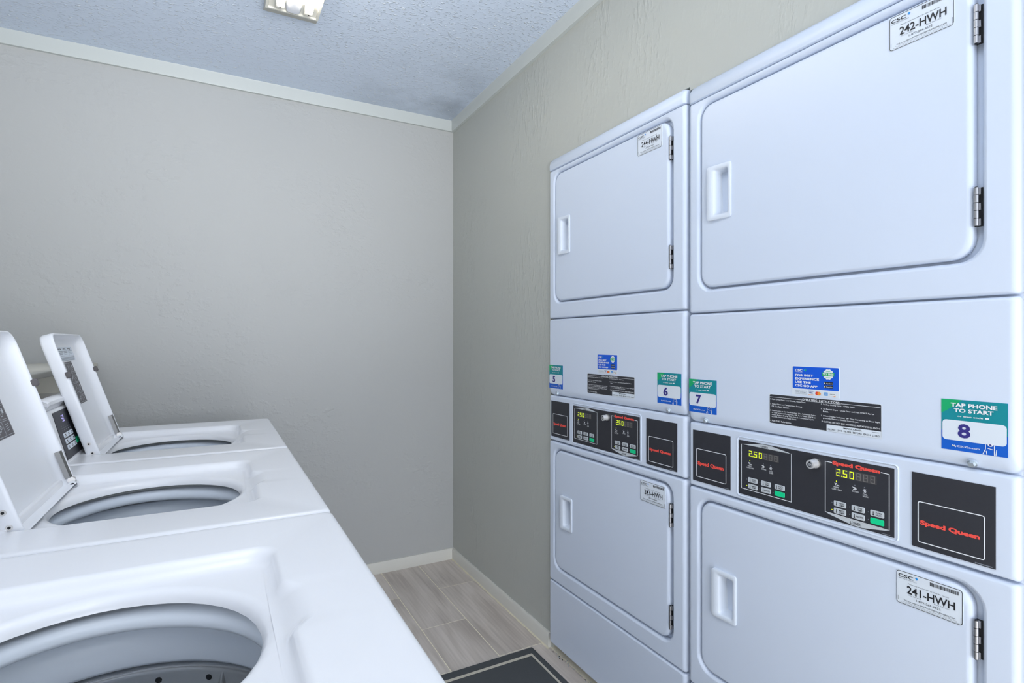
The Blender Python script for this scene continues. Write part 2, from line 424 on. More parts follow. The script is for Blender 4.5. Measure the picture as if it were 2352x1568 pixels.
def make_dryer(y1, zoff, nl, nr, code_u, code_l, label):
    root = empty('stacked_dryer', (A, y1 - W / 2, 0), -PI / 2, label, 'dryer', None)
    def P(bm_, name, parent=root, smooth=35, wn=False):
        bm_.xform(lambda x, y, z: (x - W / 2, y, z + zoff))
        return bm_.build(name, parent, smooth, wn)
    # cabinet body behind the fronts
    b = MB(); b.box(0.002, W - 0.002, 0.020, 0.70, 0.030, 1.898, M_dry, 0.004); P(b, 'cabinet_body')
    for (u, y) in ((.05, .07), (W - .05, .07), (.05, .62), (W - .05, .62)):
        b = MB(); b.tube((u, y, -zoff + .0005), (u, y, .032), .016, M_rub, 12); P(b, 'levelling_foot')
    # top cap with its soft front edge
    prof = [(0.004, 1.8715), (-.001, 1.873), (-.003, 1.878), (-.003, 1.893), (-.0005, 1.905), (.006, 1.913), (.018, 1.9165), (.06, 1.9175), (.70, 1.9175), (.70, 1.8715)]
    loops = []
    for u, s in ((0.0, .975), (0.003, .99), (0.012, 1), (W - .012, 1), (W - .003, .99), (W, .975)):
        loops.append([(u, y if y > .5 else y + (1 - s) * .30, 1.8715 + (z - 1.8715) * (0.80 + .2 * (s - .975) / .025)) for y, z in prof])
    b = MB(); b.loft(loops, M_dry, True, True); P(b, 'top_cap', smooth=50)

    def front_frame(z0, z1, hx0, hx1, hz0, hz1, hr, name):
        b = MB()
        L = [[(x, 0.022, z) for x, z in rr(0, W, z0, z1, .006)]]
        L += edge_loops(0, W, z0, z1, .006, 0.0, .010, (.010, .012, .006, .006))
        L += [[(x, 0.0, z) for x, z in rr(hx0 - .010, hx1 + .010, hz0 - .010, hz1 + .010, hr + .010)]]
        L += [[(x, y, z) for x, z in rr(hx0 - i, hx1 + i, hz0 - i, hz1 + i, hr + i)] for i, y in ((.0075, .0008), (.0045, .003), (.002, .0065), (.001, .011), (.001, .0185))]
        b.loft(L, M_dry)
        return P(b, name, wn=True)
    def door(hx0, hx1, hz0, hz1, hr, hu0, hu1, hzz0, hzz1, hinges, name='door'):
        g = .004
        x0, x1, z0, z1 = hx0 + g, hx1 - .011, hz0 + g, hz1 - g
        pu0, pu1, pz0, pz1 = hu0 + .022, hu1 - .010, hzz0 + .013, hzz1 - .013
        b = MB()
        L = [[(x, .0185, z) for x, z in rr(x0, x1, z0, z1, hr)]]
        L += edge_loops(x0, x1, z0, z1, hr - .002, 0.0005, .008, (.007, .010, .007, .007))
        L += [[(x, .0005, z) for x, z in rr(hu0 + .004, hu1 - .003, hzz0 + .004, hzz1 - .004, .006)]]
        b.loft(L, M_dry)
        b.box(x0 + .01, hx1 - .02, .012, .0185, z0 + .01, z0 + .02, M_dry)
        d = P(b, name, wn=True)
        # moulded pull: proud on its outer side, pocket scooped into the door
        b = MB()
        def lp(i, f, x0=hu0, x1=hu1, z0=hzz0, z1=hzz1, r=.006, bow=.004):
            out = []
            for x, z in rr(x0 + i, x1 - i, z0 + i, z1 - i, r):
                t = (x - hu0) / (hu1 - hu0)
                bw = bow * (1 - ((z - (z0 + z1) / 2) / ((z1 - z0) / 2)) ** 2) if t < .3 else 0
                out.append((x - bw, f(t, (z - hzz0) / (hzz1 - hzz0)), z))
            return out
        L = [lp(0, lambda t, s: .001), lp(.0004, lambda t, s: -.008 * (1 - t) - .002 * t), lp(.003, lambda t, s: -.0095 * (1 - t) - .003 * t)]
        L += [lp(-.002, lambda t, s: -.0085 * (1 - t) - .003 * t, pu0, pu1, pz0, pz1, .006, 0),
              lp(0, lambda t, s: -.006 * (1 - t) - .001 * t, pu0, pu1, pz0, pz1, .006, 0),
              lp(.0015, lambda t, s: .006, pu0, pu1, pz0, pz1, .006, 0),
              lp(.004, lambda t, s: .020 - .010 * max(0, .5 - s), pu0, pu1, pz0, pz1, .006, 0),
              lp(.009, lambda t, s: .026 - .016 * max(0, .5 - s), pu0, pu1, pz0, pz1, .005, 0)]
        b.loft(L, M_wplas, False, True)
        P(b, 'handle', d, smooth=45)
        for (z0_, z1_) in hinges:
            b = MB(); n = 5; hh = (z1_ - z0_) / n; xc = x1 + .0048
            for k in range(n):
                b.tube((xc, .0015, z0_ + k * hh + .0005), (xc, .0015, z0_ + (k + 1) * hh - .0005), .0037, mat('hinge_satin', rgb(178, 178, 182), .4, 1.0), 12)
                xx = (xc - .004, xc + .001) if k % 2 else (xc, xc + .0055)
                b.box(xx[0], xx[1], .0035, .0055, z0_ + k * hh + .0008, z0_ + (k + 1) * hh - .0008, mat('hinge_satin', rgb(178, 178, 182), .4, 1.0))
            b.tube((xc, .0015, z0_ - .001), (xc, .0015, z1_ + .001), .0022, M_dark, 8)
            b.box(xc - .002, xc + .007, .008, .010, z0_, z1_, M_dark)
            h = P(b, 'hinge', d)
            tag(h, 'brushed steel hinge')
        return d
    front_frame(1.296, 1.870, .038, .654, 1.358, 1.852, .036, 'upper_front_panel')
    tag(door(.038, .654, 1.358, 1.852, .036, .070, .142, 1.535, 1.677, ((1.730, 1.797), (1.416, 1.483))), 'upper door')
    front_frame(.281, .820, .038, .654, .339, .794, .036, 'lower_front_panel')
    tag(door(.038, .654, .339, .794, .036, .085, .157, .502, .627, ((.672, .739), (.378, .446))), 'lower door')
    # panel with the notices, rolled under at its foot
    b = MB()
    L = [[(x, .022, z) for x, z in rr(0, W, 1.000, 1.293, .012)]]
    L += edge_loops(0, W, 1.000, 1.293, (.014, .014, .006, .006), 0.0, .012, (.008, .014, .026, .007), 6)
    b.loft(L, M_dry, False, True); P(b, 'notice_panel', wn=True)
    for u in (.060, .643):
        b = MB(); m_ = mat('zinc_bolt', rgb(214, 224, 232), .38, .7); b.tube((u, .0022, 1.009), (u, -.001, 1.007), .0075, m_, 18); b.tube((u, -.001, 1.007), (u, -.0055, 1.0055), .0058, m_, 6, .005)
        P(b, 'bolt')
    # base panel
    b = MB()
    L = [[(x, .022, z) for x, z in rr(0, W, .032, .277, .006)]]
    L += edge_loops(0, W, .032, .277, .006, 0.0, .010, (.010, .012, .006, .006), 4)
    b.loft(L, M_dry, False, True); P(b, 'base_panel', wn=True)
    # control panel
    b = MB()
    L = [[(x, .022, z) for x, z in rr(0, W, .824, .997, .006)]]
    L += edge_loops(0, W, .824, .997, .005, .001, .010, (.010, .012, .005, .006), 4)
    b.loft(L, M_dry, False, True)
    cp = P(b, 'control_panel', wn=True)
    # raised surround of the keypad
    b = MB()
    y = .001
    pass
    R = lambda i, yy: [(x, yy, z) for x, z in rr(.159 + i, .528 - i, .8325 + i, .982 - i, .009 - min(i, .006))]
    b.loft([R(0, .0012), R(.0006, -.0005), R(.0018, -.0012), R(.0030, -.0005), R(.0040, .0009)], M_dry)
    P(b, 'keypad_surround', cp)
    def blackpanel(x0, x1, z0, z1, name):
        b = MB(); b.box(x0, x1, -.0006, .002, z0, z1, M_blk); return b
    y0 = -.0009
    b = blackpanel(.016, .139, .840, .977, '')
    b.frame(.028, .127, .852, .9285, .0016, y0, M_white, .004)
    b.rect(.12, .137, .8415, .8430, y0, M_grey)
    b.text(BRAND, .033, .119, .8825, .8955, y0 - .0003, M_red, .055)
    tag(P(b, 'coin_panel', cp, 0), 'black panel at the left')
    b = blackpanel(.550, .675, .836, .974, '')
    b.frame(.560, .661, .846, .922, .0016, y0, M_white, .004)
    b.rect(.647, .671, .8375, .8392, y0, M_grey)
    b.text(BRAND, .5640, .6540, .8770, .8880, y0 - .0003, M_red, .055)
    tag(P(b, 'coin_panel', cp, 0), 'black panel at the right')
    # keypad panel
    b = blackpanel(.165, .5195, .840, .973, '')
    yy = y0; wd = .0014
    # upper box
    b.line((.1732, .9640), (.1732, .8555), wd, yy, M_white); b.line((.1732, .8548), (.307, .8538), wd, yy, M_white); b.line((.3067, .8535), (.3067, .9635), wd, yy, M_white); b.line((.1732, .9633), (.3067, .9624), wd * .7, yy, M_white)
    b.poly([(.1735, .9628), (.3067, .9620), (.300, .9645), (.252, .9722), (.233, .9722), (.180, .9650)], yy, M_lgrey)
    b.text('UPPER', .2277, .2475, .9643, .9687, yy - .0003, M_ink, .01)
    # lower box
    b.line((.385, .9622), (.385, .8537), wd, yy, M_white); b.line((.385, .9618), (.3995, .9617), wd, yy, M_white); b.line((.4960, .9610), (.5115, .9604), wd, yy, M_white)
    b.line((.5112, .9608), (.5112, .8515), wd, yy, M_white); b.line((.385, .8541), (.5112, .8519), wd * .7, yy, M_white)
    b.poly([(.385, .8538), (.392, .8510), (.441, .8415), (.461, .8413), (.505, .8492), (.5112, .8518)], yy, M_lgrey)
    b.text('LOWER', .4376, .4580, .8436, .8492, yy - .0003, M_ink, .01)
    b.rect(.497, .513, .8418, .8430, yy, M_grey)
    b.text(BRAND, .4003, .4950, .9560, .9665, yy - .0003, M_red, .07)
    kp = P(b, 'keypad_panel', cp, 0)
    for (dx, up) in ((0.0, True), (.2125, False)):
        b = MB(); y = y0 - .0004
        x0, x1, z0, z1 = (.1925, .2750, .9362, .9526) if up else (.4065, .4880, .9345, .9520)
        b.box(x0, x1, y, .0005, z0, z1, M_disp)
        w_ = (x1 - x0) / 6
        for k, ch in enumerate('250888'):
            mt, of = (M_led, None) if k < 3 else (M_leddim, None)
            digit(b, ch, x0 + w_ * (k + .20), z0 + .0014, w_ * .62, (z1 - z0) - .0028, y - .0004, mt, of)
        b.rect(x0 + w_ * .96, x0 + w_ * 1.10, z0 + .0012, z0 + .0036, y - .0004, M_led)
        tag(P(b, 'display', cp, 0), 'digital display reading 2.50')
        # icons, words and lamps
        zi = .9195 if up else .9175; ox = 0 if up else .2117
        zl = zi + .0068
        def lampdot(x, mt):
            b = MB(); b.poly(circ(x + ox, zl, .0013, .0013, 1), y0 - .0004, mt); return b
        b = lampdot(.1974, M_led); x = .1974 + ox
        b.line((x - .004, zi + .003), (x - .001, zi - .002), .0014, y0, M_white); b.line((x - .004, zi + .001), (x + .001, zi + .003), .0012, y0, M_white)
        b.line((x + .001, zi - .001), (x + .006, zi - .002), .0014, y0, M_white)
        b.text('INSERT', x - .006, x + .005, zi - .0075, zi - .0045, y0, M_white, .01); b.text('COINS / CARD', x - .010, x + .0105, zi - .012, zi - .009, y0, M_white, .01)
        tag(P(b, 'indicator', cp, 0), 'lit lamp above coin icon and words')
        b = lampdot(.2350, M_grey); x = .2350 + ox
        for q in (-.002, .0, .002):
            b.line((x - .003 + q, zi + .003), (x + .001 + q, zi), .001, y0, M_white); b.line((x + .001 + q, zi), (x - .002 + q, zi - .003), .001, y0, M_white)
        b.text('DRYING', x - .006, x + .007, zi - .0075, zi - .0045, y0, M_white, .01)
        P(b, 'indicator', cp, 0)
        b = lampdot(.2540, M_grey); x = .2545 + ox
        for a in range(3):
            t = a * PI / 3; b.line((x - .004 * math.cos(t), zi - .004 * math.sin(t)), (x + .004 * math.cos(t), zi + .004 * math.sin(t)), .0011, y0, M_white)
        b.text('COOL', x - .004, x + .005, zi - .0090, zi - .0058, y0, M_white, .01); b.text('DOWN', x - .004, x + .006, zi - .0130, zi - .0100, y0, M_white, .01)
        P(b, 'indicator', cp, 0)
        # six keys
        zt, zb = (.8858, .8702) if up else (.8833, .8680)
        kx = (.1927, .2288, .2646) if up else (.4035, .4401, .4766)
        words = (('HIGH', 'TEMP'), ('LOW', 'TEMP'), ('NO', 'HEAT'), ('MED', 'TEMP'), ('DELICATES',), None)
        for r in range(2):
            for c in range(3):
                b = MB(); xa = kx[c]; xb = xa + .0256; z1_ = (zt, zb)[r]; z0_ = z1_ - .0116
                wds = words[r * 3 + c]
                mt = M_green if wds is None else M_lgrey
                L = [[(x, yy2, z) for x, z in rr(xa + i, xb - i, z0_ + i, z1_ - i, .002, 3)] for i, yy2 in ((0, .0), (0, -.0014), (.0004, -.0018))]
                b.loft(L, mt, False, True)
                if wds:
                    b.line((xa + .006, z0_ + .003), (xa + .006, z1_ - .002), .0012, -.0021, M_ink); b.poly(circ(xa + .006, z0_ + .003, .0013, .0013, 1), -.0021, M_ink)
                    if len(wds) == 2:
                        b.text(wds[0], xa + .011, xb - .004, z0_ + .0062, z1_ - .0022, -.0021, M_ink, .01)
                        b.text(wds[1], xa + .011, xb - .004, z0_ + .0020, z0_ + .0052, -.0021, M_ink, .01)
                    else:
                        b.text(wds[0], xa + .009, xb - .002, z0_ + .0042, z0_ + .0074, -.0021, M_ink, .01)
                    lit = (r == 1 and c == 0)
                b.poly(circ(xa - .0038, (z0_ + z1_) / 2, .0011, .0011, 1), y0 - .0002, M_led if wds and r == 1 and c == 0 else M_grey)
                k = P(b, 'key', cp, 0)
                if wds is None: tag(k, 'green start key')
    b = MB()
    b.tube((.365, .001, .9535), (.365, -.006, .9535), .0105, M_metal, 24); b.tube((.365, -.006, .9535), (.3640, -.022, .9528), .0092, mat('lock_steel', rgb(235, 235, 236), .5, .6), 24)
    b.tube((.3640, -.022, .9528), (.3639, -.0226, .9528), .0072, M_chrome, 20); b.tube((.3639, -.0224, .9528), (.3639, -.0231, .9528), .0048, M_dark, 16); b.tube((.3639, -.0224, .9528), (.3638, -.0236, .9528), .0032, M_chrome, 14)
    b.box(.3632, .3648, -.0238, -.022, .9555, .9590, M_dark)
    tag(P(b, 'key_lock', cp, 30), 'round steel key lock')

    # ---- notices
    e1, e2, e3 = -.0006, -.0010, -.0014
    def tap(x0, num, tiny=False):
        X = lambda t: x0 + (t - .5992)
        b = MB()
        b.box(X(.5992), X(.6932), -.0005, .0002, 1.026, 1.1155, M_tblue)
        b.rect(X(.5992), X(.6932), 1.0600, 1.1155, e1, M_teal, .002)
        b.poly([(X(.5992), 1.1155), (X(.5992), 1.0905), (X(.608), 1.096), (X(.620), 1.106), (X(.6299), 1.1155)], e1 - .0002, M_tgreen)
        b.poly([(X(.5992), 1.060), (X(.5992), 1.047), (X(.6932), 1.047), (X(.6932), 1.060)], e1, M_tblue)
        b.rect(X(.6010), X(.6917), 1.0437, 1.0792, e2, M_plate, .006, 4)
        s = P(b, 'tap_sticker', smooth=0)
        tag(s, 'green and blue sticker numbered ' + num)
        b = MB()
        b.text('TAP PHONE', X(.6136), X(.6795), 1.1026, 1.1098, e3, M_white, .035); b.text('TO START', X(.6183), X(.6745), 1.0935, 1.1004, e3, M_white, .035)
        b.text('or scan code', X(.6235), X(.6600), 1.0857, 1.0885, e3, M_white, .02); b.rect(X(.6630), X(.6685), 1.0858, 1.0886, e3, M_white, .0008)
        b.text(num, X(.6240), X(.6425), 1.0492, 1.0738, e3, M_navy, .03)
        b.text('MyCSCGo.com', X(.6155), X(.6555), 1.0315, 1.0357, e3, M_white, .015)
        # line drawing of a hand under the number box
        for p, q in (((.660, 1.027), (.6635, 1.036)), ((.6635, 1.036), (.6635, 1.0435)), ((.6655, 1.0265), (.6645, 1.033)), ((.6755, 1.0265), (.6755, 1.0435)), ((.6665, 1.0375), (.6735, 1.0360)), ((.6775, 1.0265), (.6785, 1.0365))):
            b.line((X(p[0]), p[1]), (X(q[0]), q[1]), .0011, e3, M_white)
        b.ring(circ(X(.6700), 1.0435, .0036, .0028, 2), circ(X(.6700), 1.0435, .0020, .0014, 2), e3, M_white)
        b.poly(circ(X(.6700), 1.0435, .0016, .0012, 1), e3, M_navy)
        P(b, 'lettering', s, 0)
    tap(.0020, nl); tap(.5975, nr)
    # app notice
    b = MB(); b.box(.3080, .4150, -.0005, .0002, 1.0985, 1.1635, M_plate); b.rect(.3095, .4135, 1.1132, 1.1620, e1, M_ablue, .002)
    s = P(b, 'app_sticker', smooth=0); tag(s, 'bright blue app sticker with card logos below')
    b = MB()
    b.text('CSC', .3153, .3330, 1.1514, 1.1566, e2, M_white, .04); b.rect(.3153, .3330, 1.1498, 1.1503, e2, M_white)
    b.poly([(.3350, 1.1545), (.3385, 1.1565), (.3385, 1.1530)], e2, M_sky); b.poly([(.3385, 1.1530), (.3385, 1.1565), (.3425, 1.1555), (.3400, 1.1515)], e2, M_agreen)
    for t, x1, z0, z1 in (('FOR BEST', .3582, 1.1404, 1.1455), ('EXPERIENCE', .3712, 1.1326, 1.1378), ('USE THE', .3527, 1.1250, 1.1300), ('CSC GO APP', .3677, 1.1172, 1.1222)):
        b.text(t, .3158, x1, z0, z1, e2, M_white, .04)
    N = 20
    b.poly([(.3914 + (.0112 + .0006 * math.cos(10 * 2 * PI * i / 60)) * math.cos(2 * PI * i / 60), 1.1478 + (.0110 + .0006 * math.cos(10 * 2 * PI * i / 60)) * math.sin(2 * PI * i / 60)) for i in range(60)], e2, M_white)
    b.rect(.3868, .3958, 1.1540, 1.1549, e3, M_agreen); b.rect(.3868, .3958, 1.1402, 1.1411, e3, M_agreen)
    b.poly([(.3777, 1.1440), (.4055, 1.1440), (.4040, 1.1478), (.4055, 1.1516), (.3777, 1.1516), (.3790, 1.1478)], e3, M_agreen)
    b.text('TRY FREE', .3800, .4032, 1.1456, 1.1500, e3 - .0004, M_white, .03)
    for z, t in ((1.1255, 'App Store'), (1.1180, 'Google Play')):
        b.rect(.3817, .4018, z, z + .0060, e2, M_ink, .001); b.text(t, .3870, .4010, z + .0010, z + .0040, e3, M_white, .01); b.poly(circ(.3842, z + .003, .0012, .0014, 1), e3, M_white)
    for k, t in enumerate(('G Pay', 'Pay')):
        x = .3160 + k * .0150; b.frame(x, x + .0125, 1.1012, 1.1082, .0004, e2, M_grey, .001); b.text(t, x + .002, x + .0105, 1.1032, 1.1062, e2, M_grey, 0)
    b.rect(.3470, .3590, 1.1085, 1.1095, e2, M_navy); b.text('VISA', .3485, .3575, 1.1040, 1.1072, e2, M_navy, .02); b.rect(.3470, .3590, 1.1010, 1.1018, e2, M_orng)
    b.poly(circ(.3668, 1.1052, .0040, .0038, 2), e2, M_mcr); b.poly(circ(.3715, 1.1052, .0040, .0038, 2), e3, M_orng)
    b.rect(.3828, .3903, 1.1020, 1.1088, e2, M_sky); b.text('AMEX', .3836, .3895, 1.1045, 1.1064, e3, M_white, .02)
    b.rect(.3955, .4070, 1.1015, 1.1075, e2, M_white); b.text('DISCOVER', .3958, .4066, 1.1050, 1.1066, e3, M_ink, .01); b.poly([(.4015, 1.1015), (.4070, 1.1015), (.4070, 1.1035)], e3, M_orng)
    P(b, 'lettering', s, 0)
    # operating instructions
    b = MB(); b.box(.2505, .4975, -.0004, .0002, 1.0262, 1.0950, M_plate)
    b.rect(.2515, .4965, 1.0272, 1.0940, e1, M_blk, .003); b.rect(.3878, .4965, 1.0272, 1.0412, e2, M_plate, .001)
    s = P(b, 'instruction_plate', smooth=0); tag(s, 'black operating instructions plate with white text')
    b = MB()
    b.rect(.2523, .3300, 1.0876, 1.0884, e2, M_white); b.rect(.4180, .4955, 1.0876, 1.0884, e2, M_white); b.rect(.3300, .4180, 1.0862, 1.0868, e2, M_white)
    b.text('-OPERATING  INSTRUCTIONS-', .3307, .4172, 1.0872, 1.0916, e2, M_white, .015)
    T = [(.2530, '1. Open Dryer Door, Load Clothes, Close Door.', .3412, 1.0815), (.2530, '2. Select Fabric and Temperature Settings', .3325, 1.0707), (.2570, 'OR Turn Fabric Selector.', .3010, 1.0655),
         (.2530, '3. Insert Coins or Card as Required. Use Additional Coins', .3635, 1.0553), (.2570, 'or Card for more Drying Time, OR, Turn TIMER KNOB to', .3635, 1.0505), (.2570, 'obtain desired Drying Time. Last 2-5 minutes of Cycle', .3600, 1.0457), (.2570, 'is COOL-DOWN (No Heat) Period.', .3190, 1.0409),
         (.2530, '4. Push START Pad or Button.', .3070, 1.0318),
         (.3755, '5. To Stop Drying Cycle - OPEN Door.', .4470, 1.0815), (.3755, '6. To Restart Dryer - Close Door and Push START Pad or', .4840, 1.0720), (.3800, 'Button.', .3920, 1.0672),
         (.3755, "7. When Display Indicates, '00' Time Remaining or Panel Light", .4950, 1.0573), (.3800, 'goes out, Remove Clothes from Dryer.', .4540, 1.0525), (.3770, 'IF CLOTHES ARE NOT DRY AS DESIRED, REPEAT STEPS 3 AND 4.', .4945, 1.0450)]
    for x0, t, x1, z in T: b.text(t, x0, x1, z - .0008, z + .0028, e2, M_white, .012)
    b.text('IMPORTANT:', .4235, .4600, 1.0358, 1.0390, e3, M_ink, .01); b.text('CLEAN  LINT  FILTER  BEFORE  EACH  LOAD', .3905, .4945, 1.0295, 1.0330, e3, M_ink, .005); b.rect(.4800, .4930, 1.0375, 1.0382, e3, M_grey)
    P(b, 'lettering', s, 0)
    # machine number plates on the doors
    def plate(x0, x1, z0, z1, code):
        sx = (x1 - x0) / (.6320 - .5255); sz = (z1 - z0) / (.7810 - .7190)
        X = lambda t: x0 + (t - .5255) * sx
        Z = lambda t: z0 + (t - .7190) * sz
        b = MB(); L = [[(x, yy, z) for x, z in rr(x0, x1, z0, z1, .005, 4)] for yy in (.0008, e1 + .0002)]
        b.loft(L, M_plate, False, True); b.ring(rr(x0 + .0006, x1 - .0006, z0 + .0006, z1 - .0006, .005, 4), rr(x0 + .0015, x1 - .0015, z0 + .0015, z1 - .0015, .0042, 4), e1 - .0001, M_ink)
        s = P(b, 'number_plate', smooth=0); tag(s, 'white plate reading ' + code)
        b = MB(); y = e2
        b.text('CSC', X(.5294), X(.5548), Z(.7690), Z(.7750), y, M_ink, .015); b.text('SERVICEWORKS', X(.5298), X(.5600), Z(.7658), Z(.7676), y, M_grey, 0)
        b.poly([(X(.5575), Z(.7745)), (X(.5603), Z(.7768)), (X(.5630), Z(.7740)), (X(.5603), Z(.7712))], y, M_sky)
        x = .5818; random.seed(5)
        while x < .6262:
            w_ = random.choice((.0004, .0007, .0011)); b.rect(X(x), X(x + w_), Z(.7702), Z(.7765), y, M_ink); x += w_ + random.choice((.0004, .0006, .0009))
        b.text('Please use this number to place for service', X(.5459), X(.6109), Z(.7588), Z(.7612), y, M_ink, 0)
        b.text(code, X(.5440), X(.6205), Z(.7418), Z(.7562), y, M_ink, .014)
        b.text('For Service:', X(.5474), X(.5679), Z(.7386), Z(.7408), y, M_grey, 0); b.text('1-877-264-6622', X(.5600), X(.5984), Z(.7325), Z(.7362), y, M_ink, -.003)
        b.text('Para Servicio:', X(.5885), X(.6126), Z(.7390), Z(.7412), y, M_grey, 0)
        b.text('Visit our website: WWW.CSCSERVICEWORKS.COM', X(.5384), X(.6205), Z(.7264), Z(.7290), y, M_ink, 0)
        for z, a, c in ((.7238, .5369, .6230), (.7215, .5333, .6267)): b.text('For refunds and information about our services, visit or call the number shown', X(a), X(c), Z(z), Z(z) + .0013, y, M_ink, -.005)
        b.rect(X(.5288), X(.5294), Z(.7250), Z(.7330), y, M_grey); b.rect(X(.6290), X(.6296), Z(.7230), Z(.7330), y, M_grey)
        P(b, 'lettering', s, 0)
    plate(.511, .617, 1.778, 1.843, code_u)
    plate(.5235, .6300, .7195, .7825, code_l)
    return root

d1 = make_dryer(1.8095, 0.0035, '5', '6', '244-HWH', '243-HWH', 'white stacked dryer nearer the corner, with stickers 5 and 6')
d2 = make_dryer(1.0910, -0.008, '7', '8', '242-HWH', '241-HWH', 'white stacked dryer nearest the camera, with stickers 7 and 8')

# ------------------------------------------------------------------ washers
HW = 0.328
TH = math.radians(17.9)
def lidp(x, s, t): return (x, .452 + s * math.sin(TH) + t * math.cos(TH), .897 + s * math.cos(TH) - t * math.sin(TH))
CT = math.radians(14.77)
def conp(x, s, t): return (x, .500 + s * math.sin(CT) + t * math.cos(CT), .905 + s * math.cos(CT) - t * math.sin(CT))

def make_washer(yc, label):
    root = empty('top_load_washer', (0.18, yc, 0), PI / 2, label, 'washer')
    N = 9
    # cabinet
    b = MB()
    L = [[(x, y, z) for x, y in rr(-HW + .003, HW - .003, .004, .678, .012, N)] for z in (.02, .885)]
    b.loft(L, M_wash, True, False); b.build('cabinet', root, 40)
    for x in (-.28, .28):
        for y in (.06, .62):
            b = MB(); b.tube((x, y, 0.0005), (x, y, .022), .018, M_rub, 12); b.build('levelling_foot', root)
    # top: rim, recess for the lid, dished round mouth
    oc = (0, .297); R0 = .163
    FX = (-.070, -.062, -.055, -.048, -.041, -.034, .034, .041, .048, .055, .062, .070)
    def ins(pts, extra): return pts[:N + 1] + extra + pts[N + 1:]
    def RL(i, z, r): return [(x, y, z) for x, y in ins(rr(-HW + i, HW - i, i, .680 - i, r, N), [(fx, i) for fx in FX])]
    def KL(i, z, am=0, r=.03):      # am: how far the finger scoop runs forward at this level
        y0_ = .106 + i
        sc = lambda x: (lambda t: t * t * (3 - 2 * t))(max(0, min(1, (.068 - abs(x)) / .030)))
        return [(x, y, z) for x, y in ins(rr(-.200 + i, .200 - i, y0_, .476 - i * .4, (r, r, .012, .012), N), [(fx, y0_ - am * sc(fx)) for fx in FX])]
    def CL(r, z):
        st = (PI / 2) / (N + 1)
        ex = [(oc[0] + r * math.cos(a), oc[1] + r * math.sin(a)) for a in [1.5 * PI - st * .42 + st * .84 * k / (len(FX) - 1) for k in range(len(FX))]]
        return [(x, y, z) for x, y in ins(circ(oc[0], oc[1], r, r, N), ex)]
    b = MB()
    L = [RL(0, .884, .012), RL(0, .903, .012), RL(.0012, .9068, .012), RL(.004, .9095, .012), RL(.009, .9105, .014), RL(.016, .9100, .016)]
    L += [KL(-.005, .9100, .019), KL(-.001, .9094, .018), KL(.002, .9078, .016), KL(.0045, .9050, .012), KL(.0065, .9005, .007), KL(.009, .8955, .003), KL(.013, .8920, .001), KL(.0185, .8905, 0)]
    L += [CL(.1785, .8898), CL(.174, .8890), CL(.1695, .8870), CL(.1655, .8828), CL(R0, .8775), CL(R0 - .001, .8742), CL(R0 + .003, .8732), CL(R0 + .02, .8732)]
    b.loft(L, M_wash)
    top = b.build('washer_top', root, 60)
    # inside: tub cover ring, balance ring, steel basket, agitator
    def rev(prof, mt, b, n=96, wave=None):
        L = []
        for k, (r, z) in enumerate(prof):
            L.append([(oc[0] + r * math.cos(2 * PI * i / n), oc[1] + r * math.sin(2 * PI * i / n), z + (wave(2 * PI * i / n, k) if wave else 0)) for i in range(n)])
        return b.loft(L, mt)
    wv = lambda a, k: 0.0
    b = MB()
    def wave(a, k):
        if k < 2: return 0
        return .0022 * math.sin(a * 3 + .6) + (.0016 * math.sin(a * 17) if (PI * .75 < a < PI * 1.0 and k > 5) else 0)
    rev([(.215, .8620), (.185, .8620), (.177, .8608), (.1720, .8570), (.1695, .8515), (.1690, .8450), (.1705, .8405), (.175, .8375), (.190, .8360), (.215, .8360)], M_tub, b, 120, wave)
    b.build('tub_cover', root, 60)
    b = MB(); rev([(.245, .8722), (.2050, .8722), (.1950, .8690), (.1930, .8622), (.245, .862)], M_gal, b, 64); rev([(.232, .8350), (.2320, .8300), (.2400, .8300)], M_gal, b, 64); b.build('tub_seal', root, 60)
    b = MB(); rev([(.228, .824), (.215, .829), (.208, .8275), (.2030, .823), (.1985, .812), (.1925, .785), (.1955, .7805), (.215, .7800)], M_tub, b, 96); b.build('balance_ring', root, 60)
    b = MB()
    pr = [(.215, .7765), (.2015, .7760), (.1985, .7740), (.1990, .7710), (.2030, .7690), (.2055, .7650), (.2065, .7600), (.2070, .50), (.195, .45), (.05, .44), (.0, .44)]
    rev(pr, M_drum, b, 96)
    for row, z in enumerate((.752, .715, .675, .635, .595, .555)):
        for k in range(20):
            a = 2 * PI * (k + (row % 2) * .5) / 20 + .08
            c, s_ = math.cos(a), math.sin(a)
            pts = [(oc[0] + .2062 * c - .0042 * math.cos(t) * s_, oc[1] + .2062 * s_ + .0042 * math.cos(t) * c, z + .0042 * math.sin(t)) for t in [2 * PI * q / 10 for q in range(10)]]
            b.add(pts, [tuple(range(10))], M_dark)
    for k in range(4):      # pressed ribs
        a = 2 * PI * k / 4 + .93; c, s_ = math.cos(a), math.sin(a)
        L = []
        for (z, wd, dp) in ((.762, .002, .0), (.745, .006, .006), (.70, .009, .010), (.50, .009, .010), (.46, .002, .0)):
            L.append([(oc[0] + rr_ * c - tt * s_, oc[1] + rr_ * s_ + tt * c, z) for rr_, tt in ((.2072, -wd), (.2065 - dp, -wd * .4), (.2065 - dp, wd * .4), (.2072, wd))])
        b.loft(L, M_drum, closed=False)
    bk = b.build('basket', root, 60); tag(bk, 'perforated steel basket')
    b = MB(); rev([(.0, .70), (.02, .698), (.032, .685), (.036, .64), (.042, .56), (.06, .50), (.11, .46), (.165, .452), (.165, .445)], M_tub, b, 40)
